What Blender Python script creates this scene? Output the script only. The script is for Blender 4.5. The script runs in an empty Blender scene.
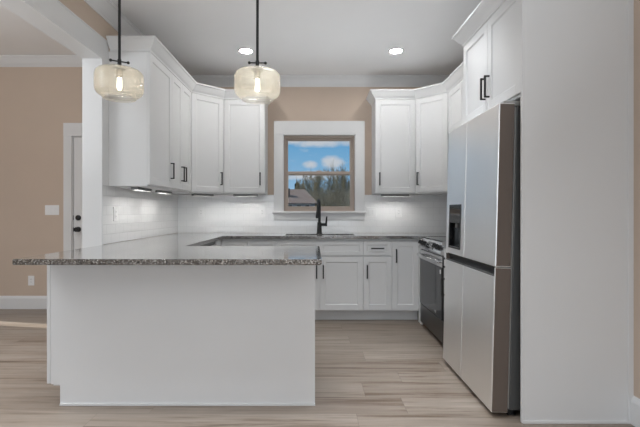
import bpy, bmesh, math, random
from mathutils import Vector, Matrix

C = bpy.context.scene.collection
S = bpy.context.scene
PI = math.pi

# ------------------------------------------------------------------ camera, world, sun, area lights, exposure
cam_d = bpy.data.cameras.new('camera'); cam = bpy.data.objects.new('camera', cam_d); C.objects.link(cam)
cam_d.sensor_width = 36; cam_d.lens = 24.0
cam_d.shift_x = 7 / 640; cam_d.shift_y = -1.5 / 640
cam_d.clip_start = 0.05; cam_d.clip_end = 400
cam.location = (0, 0, 1.167); cam.rotation_euler = (PI / 2, 0, 0)
S.camera = cam
S.view_settings.view_transform = 'Standard'
S.view_settings.look = 'None'
S.view_settings.gamma = 1.0
S.view_settings.use_curve_mapping = False
S.view_settings.exposure = 0.0

SKY_STRENGTH = 0.9
SUN_STRENGTH = 6.0
L_REAR = 50.0          # daylight by the wide windows behind the camera
L_REAR_SIDE = 12.0     # daylight by the rear window of the adjoining room
L_SIDE = 6.0          # daylight by the outer window of the adjoining room
L_FILL_UP = 12.0        # unseen area lights added to fill ceilings and header
L_FILL_UP_AISLE = 4.5
L_FILL_UP_SIDE = 36.0
L_DOWN_PEN = 24.0      # broad area lights added in place of unseen ceiling lamps
L_DOWN_KIT = 12.0
L_DOWN_FRONT = 24.0
L_DOWN_SIDE = 38.0
CAN_STRENGTH = 165.0
UNDER_STRENGTH = 44.0
BULB_STRENGTH = 30.0

W = bpy.data.worlds.new('sky'); S.world = W; W.use_nodes = True
nt = W.node_tree; nt.nodes.clear()


class NB:
    """small node-building helper"""
    def __init__(s, tree): s.t = tree
    def n(s, kind, **kw):
        nd = s.t.nodes.new(kind)
        for k, v in kw.items(): setattr(nd, k, v)
        return nd
    def link(s, a, b): s.t.links.new(a, b)
    def put(s, sock, v):
        if hasattr(v, 'is_linked') or hasattr(v, 'node'): s.link(v, sock)
        else: sock.default_value = v
    def m(s, op, a, b=0.0, c=0.0):
        nd = s.n('ShaderNodeMath', operation=op)
        for i, v in enumerate((a, b, c)): s.put(nd.inputs[i], v)
        return nd.outputs[0]
    def mix(s, f, a, b):
        nd = s.n('ShaderNodeMix', data_type='RGBA')
        s.put(nd.inputs[0], f)
        for i, v in ((6, a), (7, b)):
            s.put(nd.inputs[i], v if not isinstance(v, tuple) else (*v[:3], 1))
        return nd.outputs[2]
    def ramp(s, f, stops):
        nd = s.n('ShaderNodeValToRGB'); e = nd.color_ramp.elements
        while len(e) < len(stops): e.new(0.5)
        for i, (p, c) in enumerate(stops): e[i].position = p; e[i].color = (*c, 1)
        s.link(f, nd.inputs[0]); return nd.outputs[0]
    def noise(s, vec, scale, detail=4, rough=0.55, dist=0.0):
        nd = s.n('ShaderNodeTexNoise'); nd.inputs['Scale'].default_value = scale
        nd.inputs['Detail'].default_value = detail; nd.inputs['Roughness'].default_value = rough
        nd.inputs['Distortion'].default_value = dist
        s.link(vec, nd.inputs['Vector']); return nd.outputs[0]
    def comb(s, x, y, z=0.0):
        nd = s.n('ShaderNodeCombineXYZ')
        for i, v in enumerate((x, y, z)): s.put(nd.inputs[i], v)
        return nd.outputs[0]
    def sep(s, v):
        nd = s.n('ShaderNodeSeparateXYZ'); s.link(v, nd.inputs[0]); return nd.outputs


b = NB(nt)
tc = b.n('ShaderNodeTexCoord'); x, y, z = b.sep(tc.outputs['Generated'])
zp = b.m('MAXIMUM', z, 0.0)
yy = b.m('MAXIMUM', b.m('ABSOLUTE', y), 0.05)
u = b.m('DIVIDE', x, yy); v = b.m('DIVIDE', z, yy)
base = b.ramp(zp, [(0.0, (0.40, 0.60, 0.80)), (0.16, (0.15, 0.40, 0.68)), (0.6, (0.12, 0.28, 0.58))])
nz = b.noise(b.comb(b.m('MULTIPLY', u, 1.0), b.m('MULTIPLY', v, 1.8), 0.0), 26, 6, 0.6)


def blob(cu, cv, ru, rv):
    du = b.m('DIVIDE', b.m('SUBTRACT', u, cu), ru); dv = b.m('DIVIDE', b.m('SUBTRACT', v, cv), rv)
    d = b.m('ADD', b.m('MULTIPLY', du, du), b.m('MULTIPLY', dv, dv))
    return b.m('MAXIMUM', b.m('SUBTRACT', 1.0, d), 0.0)


bl = blob(0.047, 0.116, 0.032, 0.022)
for a in ((-0.006, 0.112, 0.022, 0.012), (0.02, 0.165, 0.13, 0.016), (-0.04, 0.168, 0.06, 0.012), (0.0, 0.085, 0.09, 0.014), (0.3, 0.2, 0.2, 0.06), (-0.4, 0.25, 0.25, 0.08)):
    bl = b.m('MAXIMUM', bl, blob(*a))
cl = b.m('ADD', bl, b.m('MULTIPLY', b.m('SUBTRACT', nz, 0.5), 1.7))
clm = b.ramp(cl, [(0.12, (0, 0, 0)), (0.9, (0.85, 0.85, 0.85))])
col = b.mix(clm, base, (0.68, 0.68, 0.70))
bg = b.n('ShaderNodeBackground'); bg.inputs[1].default_value = SKY_STRENGTH
b.link(col, bg.inputs[0])
wo = b.n('ShaderNodeOutputWorld'); b.link(bg.outputs[0], wo.inputs[0])

sd = bpy.data.lights.new('sun', 'SUN'); sd.energy = SUN_STRENGTH; sd.angle = 0.01; sd.color = (1, 0.97, 0.92)
sun = bpy.data.objects.new('sun', sd); C.objects.link(sun)
sun.rotation_euler = Vector((1.0, -0.2, -1.08)).to_track_quat('-Z', 'Y').to_euler()


def area(name, loc, direction, sx, sy, power, color=(1, 1, 1), spread=180):
    d = bpy.data.lights.new(name, 'AREA'); d.shape = 'RECTANGLE'; d.size = sx; d.size_y = sy
    d.energy = power; d.color = color; d.spread = math.radians(spread)
    o = bpy.data.objects.new(name, d); C.objects.link(o); o.location = loc
    o.rotation_euler = Vector(direction).to_track_quat('-Z', 'Z').to_euler()
    return o


REAR_Y = -3.6
DAY = (0.925, 0.972, 1.015)
area('daylight_rear', (-0.1, REAR_Y + 0.05, 1.25), (0, 1, -0.04), 3.0, 1.3, L_REAR, DAY)
area('daylight_rear_side', (-3.1, REAR_Y + 0.05, 1.25), (0, 1, 0), 1.8, 1.3, L_REAR_SIDE, DAY)
area('daylight_side', (-4.35, 0.2, 1.4), (1, 0, 0), 2.2, 1.8, L_SIDE, DAY)
area('fill_up', (0.9, 0.9, 1.6), (-0.85, 0.25, 0.8), 1.0, 1.0, L_FILL_UP, DAY)  # added fill, tilted up and left to brighten header and ceiling
area('fill_up_aisle', (0.35, 3.95, 1.0), (0, 0.0, 1), 0.8, 0.6, L_FILL_UP_AISLE, DAY, 130)  # added fill in mid-air, brightens the ceiling over the aisle
area('fill_up_side', (-3.0, 1.5, 1.9), (0, 0.4, 1), 1.2, 1.2, L_FILL_UP_SIDE, DAY)  # added fill aimed up at the adjoining room's ceiling
area('fill_down_peninsula', (-0.5, 1.75, 2.77), (0, 0, -1), 1.6, 0.6, L_DOWN_PEN, DAY, 100)  # added area light, stands in for lamps out of frame
area('fill_down_kitchen', (0.35, 3.0, 2.77), (0, 0, -1), 1.4, 0.4, L_DOWN_KIT, DAY, 100)  # added area light over the aisle, lifts the base cabinets
area('fill_down_front', (-0.2, -0.8, 2.77), (0, 0, -1), 3.0, 2.4, L_DOWN_FRONT, DAY, 150)  # added broad light, stands in for lamps behind the viewer
area('fill_down_side', (-3.1, 2.4, 2.98), (0, 0, -1), 2.0, 3.0, L_DOWN_SIDE, DAY, 100)  # added broad light for the adjoining room, no lamp modelled

# ------------------------------------------------------------------ materials


def mat(name, color=(0.8, 0.8, 0.8), rough=0.5, metal=0.0, emit=None, es=0.0, spec=0.5, coat=0.0):
    m = bpy.data.materials.new(name); m.use_nodes = True
    p = m.node_tree.nodes['Principled BSDF']
    p.inputs['Base Color'].default_value = (*color, 1)
    p.inputs['Roughness'].default_value = rough
    p.inputs['Metallic'].default_value = metal
    p.inputs['Specular IOR Level'].default_value = spec
    p.inputs['Coat Weight'].default_value = coat
    if emit:
        p.inputs['Emission Color'].default_value = (*emit, 1); p.inputs['Emission Strength'].default_value = es
    return m


def pb(m): return m.node_tree.nodes['Principled BSDF']


def subtle(m, scale, amount, stretch=(1, 1, 1), bump=0.0, bscale=None):
    """slight uneven tone and surface grain for a painted or metal surface"""
    t = m.node_tree; q = NB(t); p = pb(m)
    tcn = q.n('ShaderNodeTexCoord'); mp = q.n('ShaderNodeMapping'); mp.inputs['Scale'].default_value = stretch
    q.link(tcn.outputs['Object'], mp.inputs[0])
    nn = q.noise(mp.outputs[0], scale, 3)
    c = p.inputs['Base Color'].default_value[:3]
    lo = tuple(k * (1 - amount) for k in c); hi = tuple(min(1, k * (1 + amount)) for k in c)
    q.link(q.ramp(nn, [(0.3, lo), (0.7, hi)]), p.inputs['Base Color'])
    if bump:
        bn = q.n('ShaderNodeBump'); bn.inputs['Strength'].default_value = bump; bn.inputs['Distance'].default_value = 0.002
        q.link(q.noise(mp.outputs[0], bscale or scale * 8, 3), bn.inputs['Height']); q.link(bn.outputs[0], p.inputs['Normal'])
    return m


M = {}
M['cab'] = subtle(mat('white_cabinet_paint', (0.70, 0.70, 0.70), 0.5), 3, 0.01)
M['trim'] = subtle(mat('white_trim_paint', (0.70, 0.70, 0.70), 0.4), 3, 0.012)
M['wall'] = subtle(mat('beige_wall_paint', (0.555, 0.447, 0.362), 0.75), 2.2, 0.02, bump=0.15, bscale=220)
M['ceil'] = subtle(mat('ceiling_paint', (0.87, 0.87, 0.87), 0.85), 1.5, 0.012, bump=0.1, bscale=160)
M['black'] = mat('black_metal', (0.007, 0.007, 0.0075), 0.45)
M['blackgloss'] = mat('black_glass', (0.010, 0.010, 0.011), 0.06)
M['dark'] = mat('dark_grey_enamel', (0.075, 0.075, 0.073), 0.45)
M['gasket'] = mat('grey_gasket', (0.36, 0.35, 0.33), 0.5)
M['plate'] = mat('white_plastic', (0.82, 0.82, 0.82), 0.35)
M['slot'] = mat('slot_shadow', (0.05, 0.05, 0.05), 0.6)
M['vinyl'] = mat('taupe_vinyl', (0.43, 0.355, 0.30), 0.5)
M['sinksteel'] = mat('sink_steel', (0.45, 0.45, 0.45), 0.3, 1.0)
M['brass'] = mat('socket_metal', (0.30, 0.26, 0.20), 0.35, 1.0)
M['can'] = mat('can_lens', (0.9, 0.9, 0.9), 0.5, emit=(1, 0.985, 0.96), es=CAN_STRENGTH)
M['under'] = mat('under_lens', (0.9, 0.9, 0.9), 0.5, emit=(1, 0.98, 0.95), es=UNDER_STRENGTH)
M['underbody'] = mat('under_housing', (0.22, 0.22, 0.22), 0.5, 0.6)
M['bulb'] = mat('lit_bulb', (1, 0.95, 0.85), 0.4, emit=(1, 0.93, 0.80), es=BULB_STRENGTH)
M['bark'] = subtle(mat('bark', (0.15, 0.122, 0.08), 0.9), 4, 0.3)
M['bark2'] = subtle(mat('grey_bark', (0.22, 0.185, 0.110), 0.9), 1.5, 0.45)
M['needle'] = subtle(mat('needles', (0.016, 0.024, 0.014), 0.9), 5, 0.35)
M['shingle'] = subtle(mat('roof_shingles', (0.13, 0.095, 0.078), 0.9), 6, 0.25, bump=0.4, bscale=30)
M['siding'] = mat('pale_siding', (0.25, 0.28, 0.34), 0.7)
M['darkpane'] = mat('house_pane', (0.05, 0.06, 0.08), 0.1)
M['earth'] = subtle(mat('earth', (0.075, 0.066, 0.042), 0.95), 0.6, 0.3)
M['displaygrey'] = mat('pale_mark', (0.55, 0.55, 0.55), 0.4)


def steel(name, base, rough, axis):
    m = mat(name, base, rough, 1.0); t = m.node_tree; q = NB(t); p = pb(m)
    tcn = q.n('ShaderNodeTexCoord'); mp = q.n('ShaderNodeMapping')
    mp.inputs['Scale'].default_value = axis; q.link(tcn.outputs['Object'], mp.inputs[0])
    nn = q.noise(mp.outputs[0], 1.0, 4)
    q.link(q.m('ADD', rough - 0.02, q.m('MULTIPLY', nn, 0.04)), p.inputs['Roughness'])
    q.link(q.ramp(nn, [(0.3, tuple(k * 0.985 for k in base)), (0.7, tuple(min(1, k * 1.015) for k in base))]), p.inputs['Base Color'])
    return m


M['steel'] = steel('brushed_steel', (0.92, 0.92, 0.915), 0.40, (400, 400, 3))
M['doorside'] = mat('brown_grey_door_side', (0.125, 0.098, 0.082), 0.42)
M['steeld'] = steel('dark_steel', (0.115, 0.112, 0.108), 0.3, (3, 3, 400))
M['steelh'] = steel('brushed_steel_level', (0.66, 0.66, 0.66), 0.27, (3, 3, 400))


def thin_glass(name, tint, gloss, rough=0.02, haze=0.0, bump=False):
    m = bpy.data.materials.new(name); m.use_nodes = True; t = m.node_tree; t.nodes.clear(); q = NB(t)
    tr = q.n('ShaderNodeBsdfTransparent'); tr.inputs[0].default_value = (*tint, 1)
    gl = q.n('ShaderNodeBsdfGlossy'); gl.inputs['Roughness'].default_value = rough
    fr = q.n('ShaderNodeFresnel'); fr.inputs[0].default_value = 1.45
    f = q.m('MULTIPLY', fr.outputs[0], gloss)
    mx = q.n('ShaderNodeMixShader'); q.link(f, mx.inputs[0]); q.link(tr.outputs[0], mx.inputs[1]); q.link(gl.outputs[0], mx.inputs[2])
    out = mx.outputs[0]
    if haze:
        tl = q.n('ShaderNodeBsdfTranslucent'); tl.inputs[0].default_value = (0.97, 0.94, 0.87, 1)
        m2 = q.n('ShaderNodeMixShader'); m2.inputs[0].default_value = haze
        q.link(out, m2.inputs[1]); q.link(tl.outputs[0], m2.inputs[2]); out = m2.outputs[0]
    if bump:
        tcn = q.n('ShaderNodeTexCoord'); wv = q.n('ShaderNodeTexWave'); wv.bands_direction = 'Z'
        wv.inputs['Scale'].default_value = 22; wv.inputs['Distortion'].default_value = 1.5
        q.link(tcn.outputs['Object'], wv.inputs['Vector'])
        bn = q.n('ShaderNodeBump'); bn.inputs['Strength'].default_value = 0.5; bn.inputs['Distance'].default_value = 0.004
        q.link(wv.outputs[1], bn.inputs['Height']); q.link(bn.outputs[0], gl.inputs['Normal']); q.link(bn.outputs[0], fr.inputs['Normal'])
    o = q.n('ShaderNodeOutputMaterial'); q.link(out, o.inputs[0])
    return m


M['pane'] = thin_glass('window_glass', (0.97, 0.98, 0.98), 0.12)
M['shade'] = thin_glass('champagne_glass', (0.978, 0.962, 0.93), 0.6, 0.06, 0.17, True)


def granite():
    m = mat('speckled_granite', (0.2, 0.18, 0.16), 0.11, spec=1.0, coat=0.9); q = NB(m.node_tree); p = pb(m)
    tcn = q.n('ShaderNodeTexCoord'); o = tcn.outputs['Object']
    p.inputs['IOR'].default_value = 1.7; p.inputs['Coat Roughness'].default_value = 0.09
    vo = q.n('ShaderNodeTexVoronoi'); vo.inputs['Scale'].default_value = 190; q.link(o, vo.inputs['Vector'])
    r = q.sep(vo.outputs['Color'])[0]
    c1 = q.ramp(r, [(0.0, (0.010, 0.0095, 0.009)), (0.30, (0.038, 0.034, 0.030)), (0.55, (0.125, 0.113, 0.10)), (0.80, (0.27, 0.25, 0.225)), (1.0, (0.50, 0.48, 0.45))])
    n2 = q.noise(o, 40, 4)
    f = q.ramp(n2, [(0.42, (0, 0, 0)), (0.58, (1, 1, 1))])
    q.link(q.mix(q.m('MULTIPLY', f, 0.55), c1, (0.05, 0.046, 0.042)), p.inputs['Base Color'])
    return m


M['granite'] = granite()


def tile(ax):
    """white bevelled subway tile in running bond; ax = the level axis of the wall (0 x, 1 y)"""
    m = mat('subway_tile_%s' % 'xy'[ax], (0.82, 0.82, 0.82), 0.12); q = NB(m.node_tree); p = pb(m)
    tcn = q.n('ShaderNodeTexCoord'); s = q.sep(tcn.outputs['Object'])
    br = q.n('ShaderNodeTexBrick')
    br.inputs['Scale'].default_value = 1.0; br.inputs['Brick Width'].default_value = 0.1524; br.inputs['Row Height'].default_value = 0.0762
    br.inputs['Mortar Size'].default_value = 0.0016; br.inputs['Mortar Smooth'].default_value = 0.6
    br.inputs['Color1'].default_value = (0.83, 0.83, 0.83, 1); br.inputs['Color2'].default_value = (0.81, 0.81, 0.81, 1)
    br.inputs['Mortar'].default_value = (0.69, 0.69, 0.69, 1)
    q.link(q.comb(s[ax], q.m('SUBTRACT', s[2], 0.915)), br.inputs['Vector'])
    q.link(br.outputs['Color'], p.inputs['Base Color'])
    bn = q.n('ShaderNodeBump'); bn.invert = True; bn.inputs['Strength'].default_value = 0.5; bn.inputs['Distance'].default_value = 0.002
    q.link(br.outputs['Fac'], bn.inputs['Height']); q.link(bn.outputs[0], p.inputs['Normal'])
    return m


M['tilex'] = tile(0); M['tiley'] = tile(1)


def planks():
    m = mat('vinyl_planks', (0.3, 0.25, 0.2), 0.38); q = NB(m.node_tree); p = pb(m)
    tcn = q.n('ShaderNodeTexCoord'); s = q.sep(tcn.outputs['Object'])
    PW, PL = 0.22, 1.5
    ry = q.m('DIVIDE', q.m('SUBTRACT', s[1], 0.05), PW); row = q.m('FLOOR', ry)
    w1 = q.n('ShaderNodeTexWhiteNoise', noise_dimensions='1D'); q.link(row, w1.inputs['W'])
    rx = q.m('ADD', q.m('DIVIDE', s[0], PL), q.m('MULTIPLY', w1.outputs[0], 7.0)); colm = q.m('FLOOR', rx)
    w2 = q.n('ShaderNodeTexWhiteNoise', noise_dimensions='2D'); q.link(q.comb(row, colm), w2.inputs['Vector'])
    rnd = w2.outputs[0]
    tone = q.ramp(rnd, [(0.0, (0.238, 0.193, 0.157)), (0.35, (0.252, 0.208, 0.170)), (0.7, (0.27, 0.225, 0.186)), (1.0, (0.29, 0.244, 0.204))])
    gv = q.comb(q.m('ADD', q.m('MULTIPLY', s[0], 0.75), q.m('MULTIPLY', rnd, 37.0)), q.m('MULTIPLY', s[1], 15.0), q.m('MULTIPLY', row, 3.1))
    g1 = q.noise(gv, 1.6, 6, 0.62, 0.6)
    streak = q.ramp(g1, [(0.28, (0.36, 0.30, 0.26)), (0.38, (0.62, 0.55, 0.49)), (0.46, (0.93, 0.905, 0.885)), (0.56, (1.0, 1.0, 1.0)), (0.72, (1.24, 1.25, 1.26))])
    gv2 = q.comb(q.m('ADD', q.m('MULTIPLY', s[0], 3.0), q.m('MULTIPLY', rnd, 11.0)), q.m('MULTIPLY', s[1], 90.0), row)
    fine = q.ramp(q.noise(gv2, 1.5, 3), [(0.3, (0.90, 0.90, 0.90)), (0.7, (1.06, 1.06, 1.06))])
    mul = q.n('ShaderNodeMix', data_type='RGBA', blend_type='MULTIPLY'); mul.inputs[0].default_value = 1
    q.link(tone, mul.inputs[6]); q.link(streak, mul.inputs[7])
    mul2 = q.n('ShaderNodeMix', data_type='RGBA', blend_type='MULTIPLY'); mul2.inputs[0].default_value = 1
    q.link(mul.outputs[2], mul2.inputs[6]); q.link(fine, mul2.inputs[7])
    fy = q.m('FRACT', ry); fx = q.m('FRACT', rx)
    ey = q.m('LESS_THAN', q.m('MINIMUM', fy, q.m('SUBTRACT', 1.0, fy)), 0.010)
    ex = q.m('LESS_THAN', q.m('MINIMUM', fx, q.m('SUBTRACT', 1.0, fx)), 0.0012)
    gap = q.m('MAXIMUM', ey, ex)
    q.link(q.mix(q.m('MULTIPLY', gap, 0.38), mul2.outputs[2], (0.09, 0.07, 0.055)), p.inputs['Base Color'])
    bn = q.n('ShaderNodeBump'); bn.inputs['Strength'].default_value = 0.12; bn.inputs['Distance'].default_value = 0.002
    q.link(g1, bn.inputs['Height']); q.link(bn.outputs[0], p.inputs['Normal'])
    q.link(q.m('ADD', 0.30, q.m('MULTIPLY', g1, 0.16)), p.inputs['Roughness'])
    return m


M['floor'] = planks()

# ------------------------------------------------------------------ mesh helpers


def bx(bm, x0, x1, y0, y1, z0, z1, bev=0.0, seg=2):
    vs = [bm.verts.new((x, y, z)) for z in (z0, z1) for y in (y0, y1) for x in (x0, x1)]
    idx = [(0, 2, 3, 1), (4, 5, 7, 6), (0, 1, 5, 4), (2, 6, 7, 3), (0, 4, 6, 2), (1, 3, 7, 5)]
    fs = [bm.faces.new([vs[i] for i in f]) for f in idx]
    if bev:
        es = list({e for f in fs for e in f.edges})
        bmesh.ops.bevel(bm, geom=es, offset=bev, segments=seg, profile=0.5, affect='EDGES', clamp_overlap=True)
    return bm


def box(*a, **k): return bx(bmesh.new(), *a, **k)


def prism(bm, pts, z0, z1, axis='z'):
    """closed outline extruded along an axis; outline coordinates are the two other axes in order"""
    def P(a, c, h): return {'z': (a, c, h), 'y': (a, h, c), 'x': (h, a, c)}[axis]
    lo = [bm.verts.new(P(a, c, z0)) for a, c in pts]; hi = [bm.verts.new(P(a, c, z1)) for a, c in pts]
    n = len(pts)
    bm.faces.new(lo[::-1]); bm.faces.new(hi)
    for i in range(n): bm.faces.new((lo[i], lo[(i + 1) % n], hi[(i + 1) % n], hi[i]))
    bmesh.ops.recalc_face_normals(bm, faces=bm.faces)
    return bm


def tube(bm, pts, r, n=12, cap=True):
    pts = [Vector(p) for p in pts]
    rs = r if isinstance(r, (list, tuple)) else [r] * len(pts)
    rings = []; up = None
    for i, p in enumerate(pts):
        d = ((pts[i + 1] if i + 1 < len(pts) else p) - (pts[i - 1] if i else p)).normalized()
        if up is None:
            up = d.orthogonal().normalized()
        else:
            up = (up - d * up.dot(d)); up = up.normalized() if up.length > 1e-6 else d.orthogonal().normalized()
        s = d.cross(up)
        rings.append([bm.verts.new(p + (up * math.cos(2 * PI * k / n) + s * math.sin(2 * PI * k / n)) * rs[i]) for k in range(n)])
    for a, c in zip(rings, rings[1:]):
        for k in range(n): bm.faces.new((a[k], a[(k + 1) % n], c[(k + 1) % n], c[k]))
    if cap:
        bm.faces.new(rings[0][::-1]); bm.faces.new(rings[-1])
    return bm


def lathe(bm, prof, n=40, closed=False, cap=False):
    rings = [[bm.verts.new((r * math.cos(2 * PI * k / n), r * math.sin(2 * PI * k / n), z)) for k in range(n)] for r, z in prof]
    pr = list(zip(rings, rings[1:])) + ([(rings[-1], rings[0])] if closed else [])
    for a, c in pr:
        for k in range(n): bm.faces.new((a[k], a[(k + 1) % n], c[(k + 1) % n], c[k]))
    if cap: bm.faces.new(rings[0]); bm.faces.new(rings[-1])
    bmesh.ops.recalc_face_normals(bm, faces=bm.faces)
    return bm


def ball(bm, c, r, seg=12):
    bmesh.ops.create_uvsphere(bm, u_segments=seg, v_segments=max(6, seg // 2), radius=r, matrix=Matrix.Translation(c)); return bm


def sweep(bm, path, prof):
    """closed profile (offset to the right of travel, z) carried along a plan path with mitred corners"""
    P = [Vector((p[0], p[1])) for p in path]; rings = []
    for i, p in enumerate(P):
        def nrm(a, c): d = (c - a).normalized(); return Vector((d.y, -d.x))
        if i == 0: n = nrm(P[0], P[1])
        elif i == len(P) - 1: n = nrm(P[-2], P[-1])
        else:
            a, c = nrm(P[i - 1], p), nrm(p, P[i + 1]); n = a + c; n = n / (n.dot(a))
        rings.append([bm.verts.new((p.x + n.x * o, p.y + n.y * o, z)) for o, z in prof])
    k = len(prof)
    for a, c in zip(rings, rings[1:]):
        for j in range(k): bm.faces.new((a[j], a[(j + 1) % k], c[(j + 1) % k], c[j]))
    bm.faces.new(rings[0]); bm.faces.new(rings[-1][::-1])
    bmesh.ops.recalc_face_normals(bm, faces=bm.faces)
    return bm


def obj(name, bm, m, parent=None, smooth=False):
    me = bpy.data.meshes.new(name); bm.to_mesh(me); bm.free()
    o = bpy.data.objects.new(name, me); C.objects.link(o)
    me.materials.append(M[m] if isinstance(m, str) else m)
    if smooth:
        for f in me.polygons: f.use_smooth = True
        me.set_sharp_from_angle(angle=math.radians(35))
    if parent: o.parent = parent
    return o


def thing(name, label, cat, loc=(0, 0, 0), rz=0.0, group=None, ry=0.0):
    o = bpy.data.objects.new(name, None); C.objects.link(o); o.empty_display_size = 0.1
    o.location = loc; o.rotation_euler = (0, ry, rz)
    o['label'] = label; o['category'] = cat
    if group: o['group'] = group
    return o


def tag(o, label, cat, group=None, kind=None):
    o['label'] = label; o['category'] = cat
    if group: o['group'] = group
    if kind: o['kind'] = kind
    return o


def struct(name, bm, m, label=None, parent=None, smooth=False):
    o = obj(name, bm, m, parent, smooth)
    if not parent:
        o['kind'] = 'structure'
        if label: o['label'] = label
    return o


# ------------------------------------------------------------------ room shell
XL, XR = -1.635, 1.766          # faces of the side walls of the kitchen
YB = 5.145                      # face of the back wall
XO = -4.40                      # outer side wall of the adjoining room
ZK, ZS = 2.79, 3.03             # ceilings: kitchen, adjoining room
WX0, WX1, WZ0, WZ1 = -0.366, 0.517, 1.182, 2.106     # window opening
DX0, DX1, DZ = -2.905, -2.09, 2.085                 # door opening in the back wall

struct('floor', box(XO - .15, XR + .15, REAR_Y - .15, YB + .15, -0.06, 0), 'floor', 'grey-brown wood plank floor')
bm = bmesh.new()
for a in ((XO - .15, DX0, 0, 3.2), (DX0, DX1, DZ, 3.2), (DX1, WX0, 0, 3.2), (WX0, WX1, 0, WZ0), (WX0, WX1, WZ1, 3.2), (WX1, XR + .15, 0, 3.2)):
    bx(bm, a[0], a[1], YB, YB + .16, a[2], a[3])
struct('wall_back', bm, 'wall', 'beige back wall around the window')
bm = bmesh.new()
bx(bm, -1.752, XL, 3.29, YB, 0, ZS + .1)                       # wall end behind the left cabinets
bx(bm, -1.752, XL, REAR_Y, 3.29, 2.37, ZS + .1)                # header over the wide opening
struct('wall_left', bm, 'wall', 'beige wall and header over the wide opening to the next room')
struct('wall_right', box(XR, XR + .15, REAR_Y, YB, 0, 3.2), 'wall', 'beige right wall')
SW = (4.59, 4.84, 0.15, 2.05)                                   # narrow side light of the adjoining room
SV = (-0.9, 1.3, 0.5, 2.3)
bm = bmesh.new()
for a in ((REAR_Y, SV[0], 0, 3.2), (SV[0], SV[1], 0, SV[2]), (SV[0], SV[1], SV[3], 3.2), (SV[1], SW[0], 0, 3.2), (SW[0], SW[1], 0, SW[2]), (SW[0], SW[1], SW[3], 3.2), (SW[1], YB, 0, 3.2)):
    bx(bm, XO - .15, XO, a[0], a[1], a[2], a[3])
struct('wall_side', bm, 'wall', 'beige outer wall of the adjoining room')
RW = ((-1.6, 1.4), (-4.0, -2.2)); RZ = (0.50, 2.1)
bm = bmesh.new()
xs = [XO - .15, RW[1][0], RW[1][1], RW[0][0], RW[0][1], XR + .15]
for i in range(5):
    if i in (1, 3):
        bx(bm, xs[i], xs[i + 1], REAR_Y - .15, REAR_Y, 0, RZ[0]); bx(bm, xs[i], xs[i + 1], REAR_Y - .15, REAR_Y, RZ[1], 3.2)
    else: bx(bm, xs[i], xs[i + 1], REAR_Y - .15, REAR_Y, 0, 3.2)
struct('wall_front', bm, 'wall', 'beige wall with wide windows facing the kitchen')
struct('ceiling', box(XL - .02, XR + .15, REAR_Y, YB, ZK, ZK + .12), 'ceil', 'white kitchen ceiling')
struct('ceiling_side', box(XO - .15, -1.74, REAR_Y, YB, ZS, ZS + .12), 'ceil', 'white ceiling of the adjoining room')
struct('sun_block_slab', box(XO - .6, XR + .6, YB + .16, YB + 1.0, 2.95, 3.15), 'trim', 'unseen overhang added outside to keep sun off the window')  # unseen slab added to block sun from the kitchen window

# plain rear and side windows (frames and panes)


def simple_window(name, axis, fixed, a0, a1, z0, z1, bars, label):
    bm = bmesh.new()
    def put(p0, p1, q0, q1, bmm, d=.05):
        if axis == 'x': bx(bmm, p0, p1, fixed, fixed + d, q0, q1)
        else: bx(bmm, fixed, fixed + d, p0, p1, q0, q1)
    put(a0, a1, z0, z0 + .06, bm); put(a0, a1, z1 - .06, z1, bm)
    n = bars + 1
    for i in range(n + 1):
        c = a0 + (a1 - a0) * i / n; w = .05
        lo, hi = max(a0, c - w / 2), min(a1, c + w / 2)
        if i == 0: hi = a0 + w
        if i == n: lo = a1 - w
        put(lo, hi, z0 + .06, z1 - .06, bm)
    r = struct(name, bm, 'trim', label)
    g = bmesh.new()
    if axis == 'x': bx(g, a0 + .01, a1 - .01, fixed + .02, fixed + .026, z0 + .01, z1 - .01)
    else: bx(g, fixed + .02, fixed + .026, a0 + .01, a1 - .01, z0 + .01, z1 - .01)
    obj('glass_pane', g, 'pane', r)
    return r


simple_window('window_2', 'x', REAR_Y - .10, RW[0][0], RW[0][1], *RZ, 1, 'wide white window behind the viewer')
simple_window('window_3', 'x', REAR_Y - .10, RW[1][0], RW[1][1], *RZ, 1, 'white window of the adjoining room facing the back wall')
simple_window('window_4', 'y', XO - .10, SV[0], SV[1], SV[2], SV[3], 1, 'white window in the outer wall of the adjoining room')
simple_window('window_5', 'y', XO - .10, *SW, 0, 'narrow side light in the outer wall')

# crown mouldings of the rooms
cp = [(0, 2.675), (.008, 2.675), (.012, 2.688), (.020, 2.694), (.036, 2.712), (.056, 2.742), (.068, 2.766), (.074, 2.770), (.080, 2.775), (.080, ZK), (0, ZK)]
struct('trim_1', sweep(bmesh.new(), [(XL, REAR_Y), (XL, YB), (XR, YB), (XR, REAR_Y)], cp), 'trim', 'white crown moulding of the kitchen ceiling')
cp2 = [(o, z + (ZS - ZK)) for o, z in cp]
struct('trim_2', sweep(bmesh.new(), [(XO, REAR_Y), (XO, YB), (-1.752, YB), (-1.752, REAR_Y)], cp2), 'trim', 'white crown moulding of the adjoining room')

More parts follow.
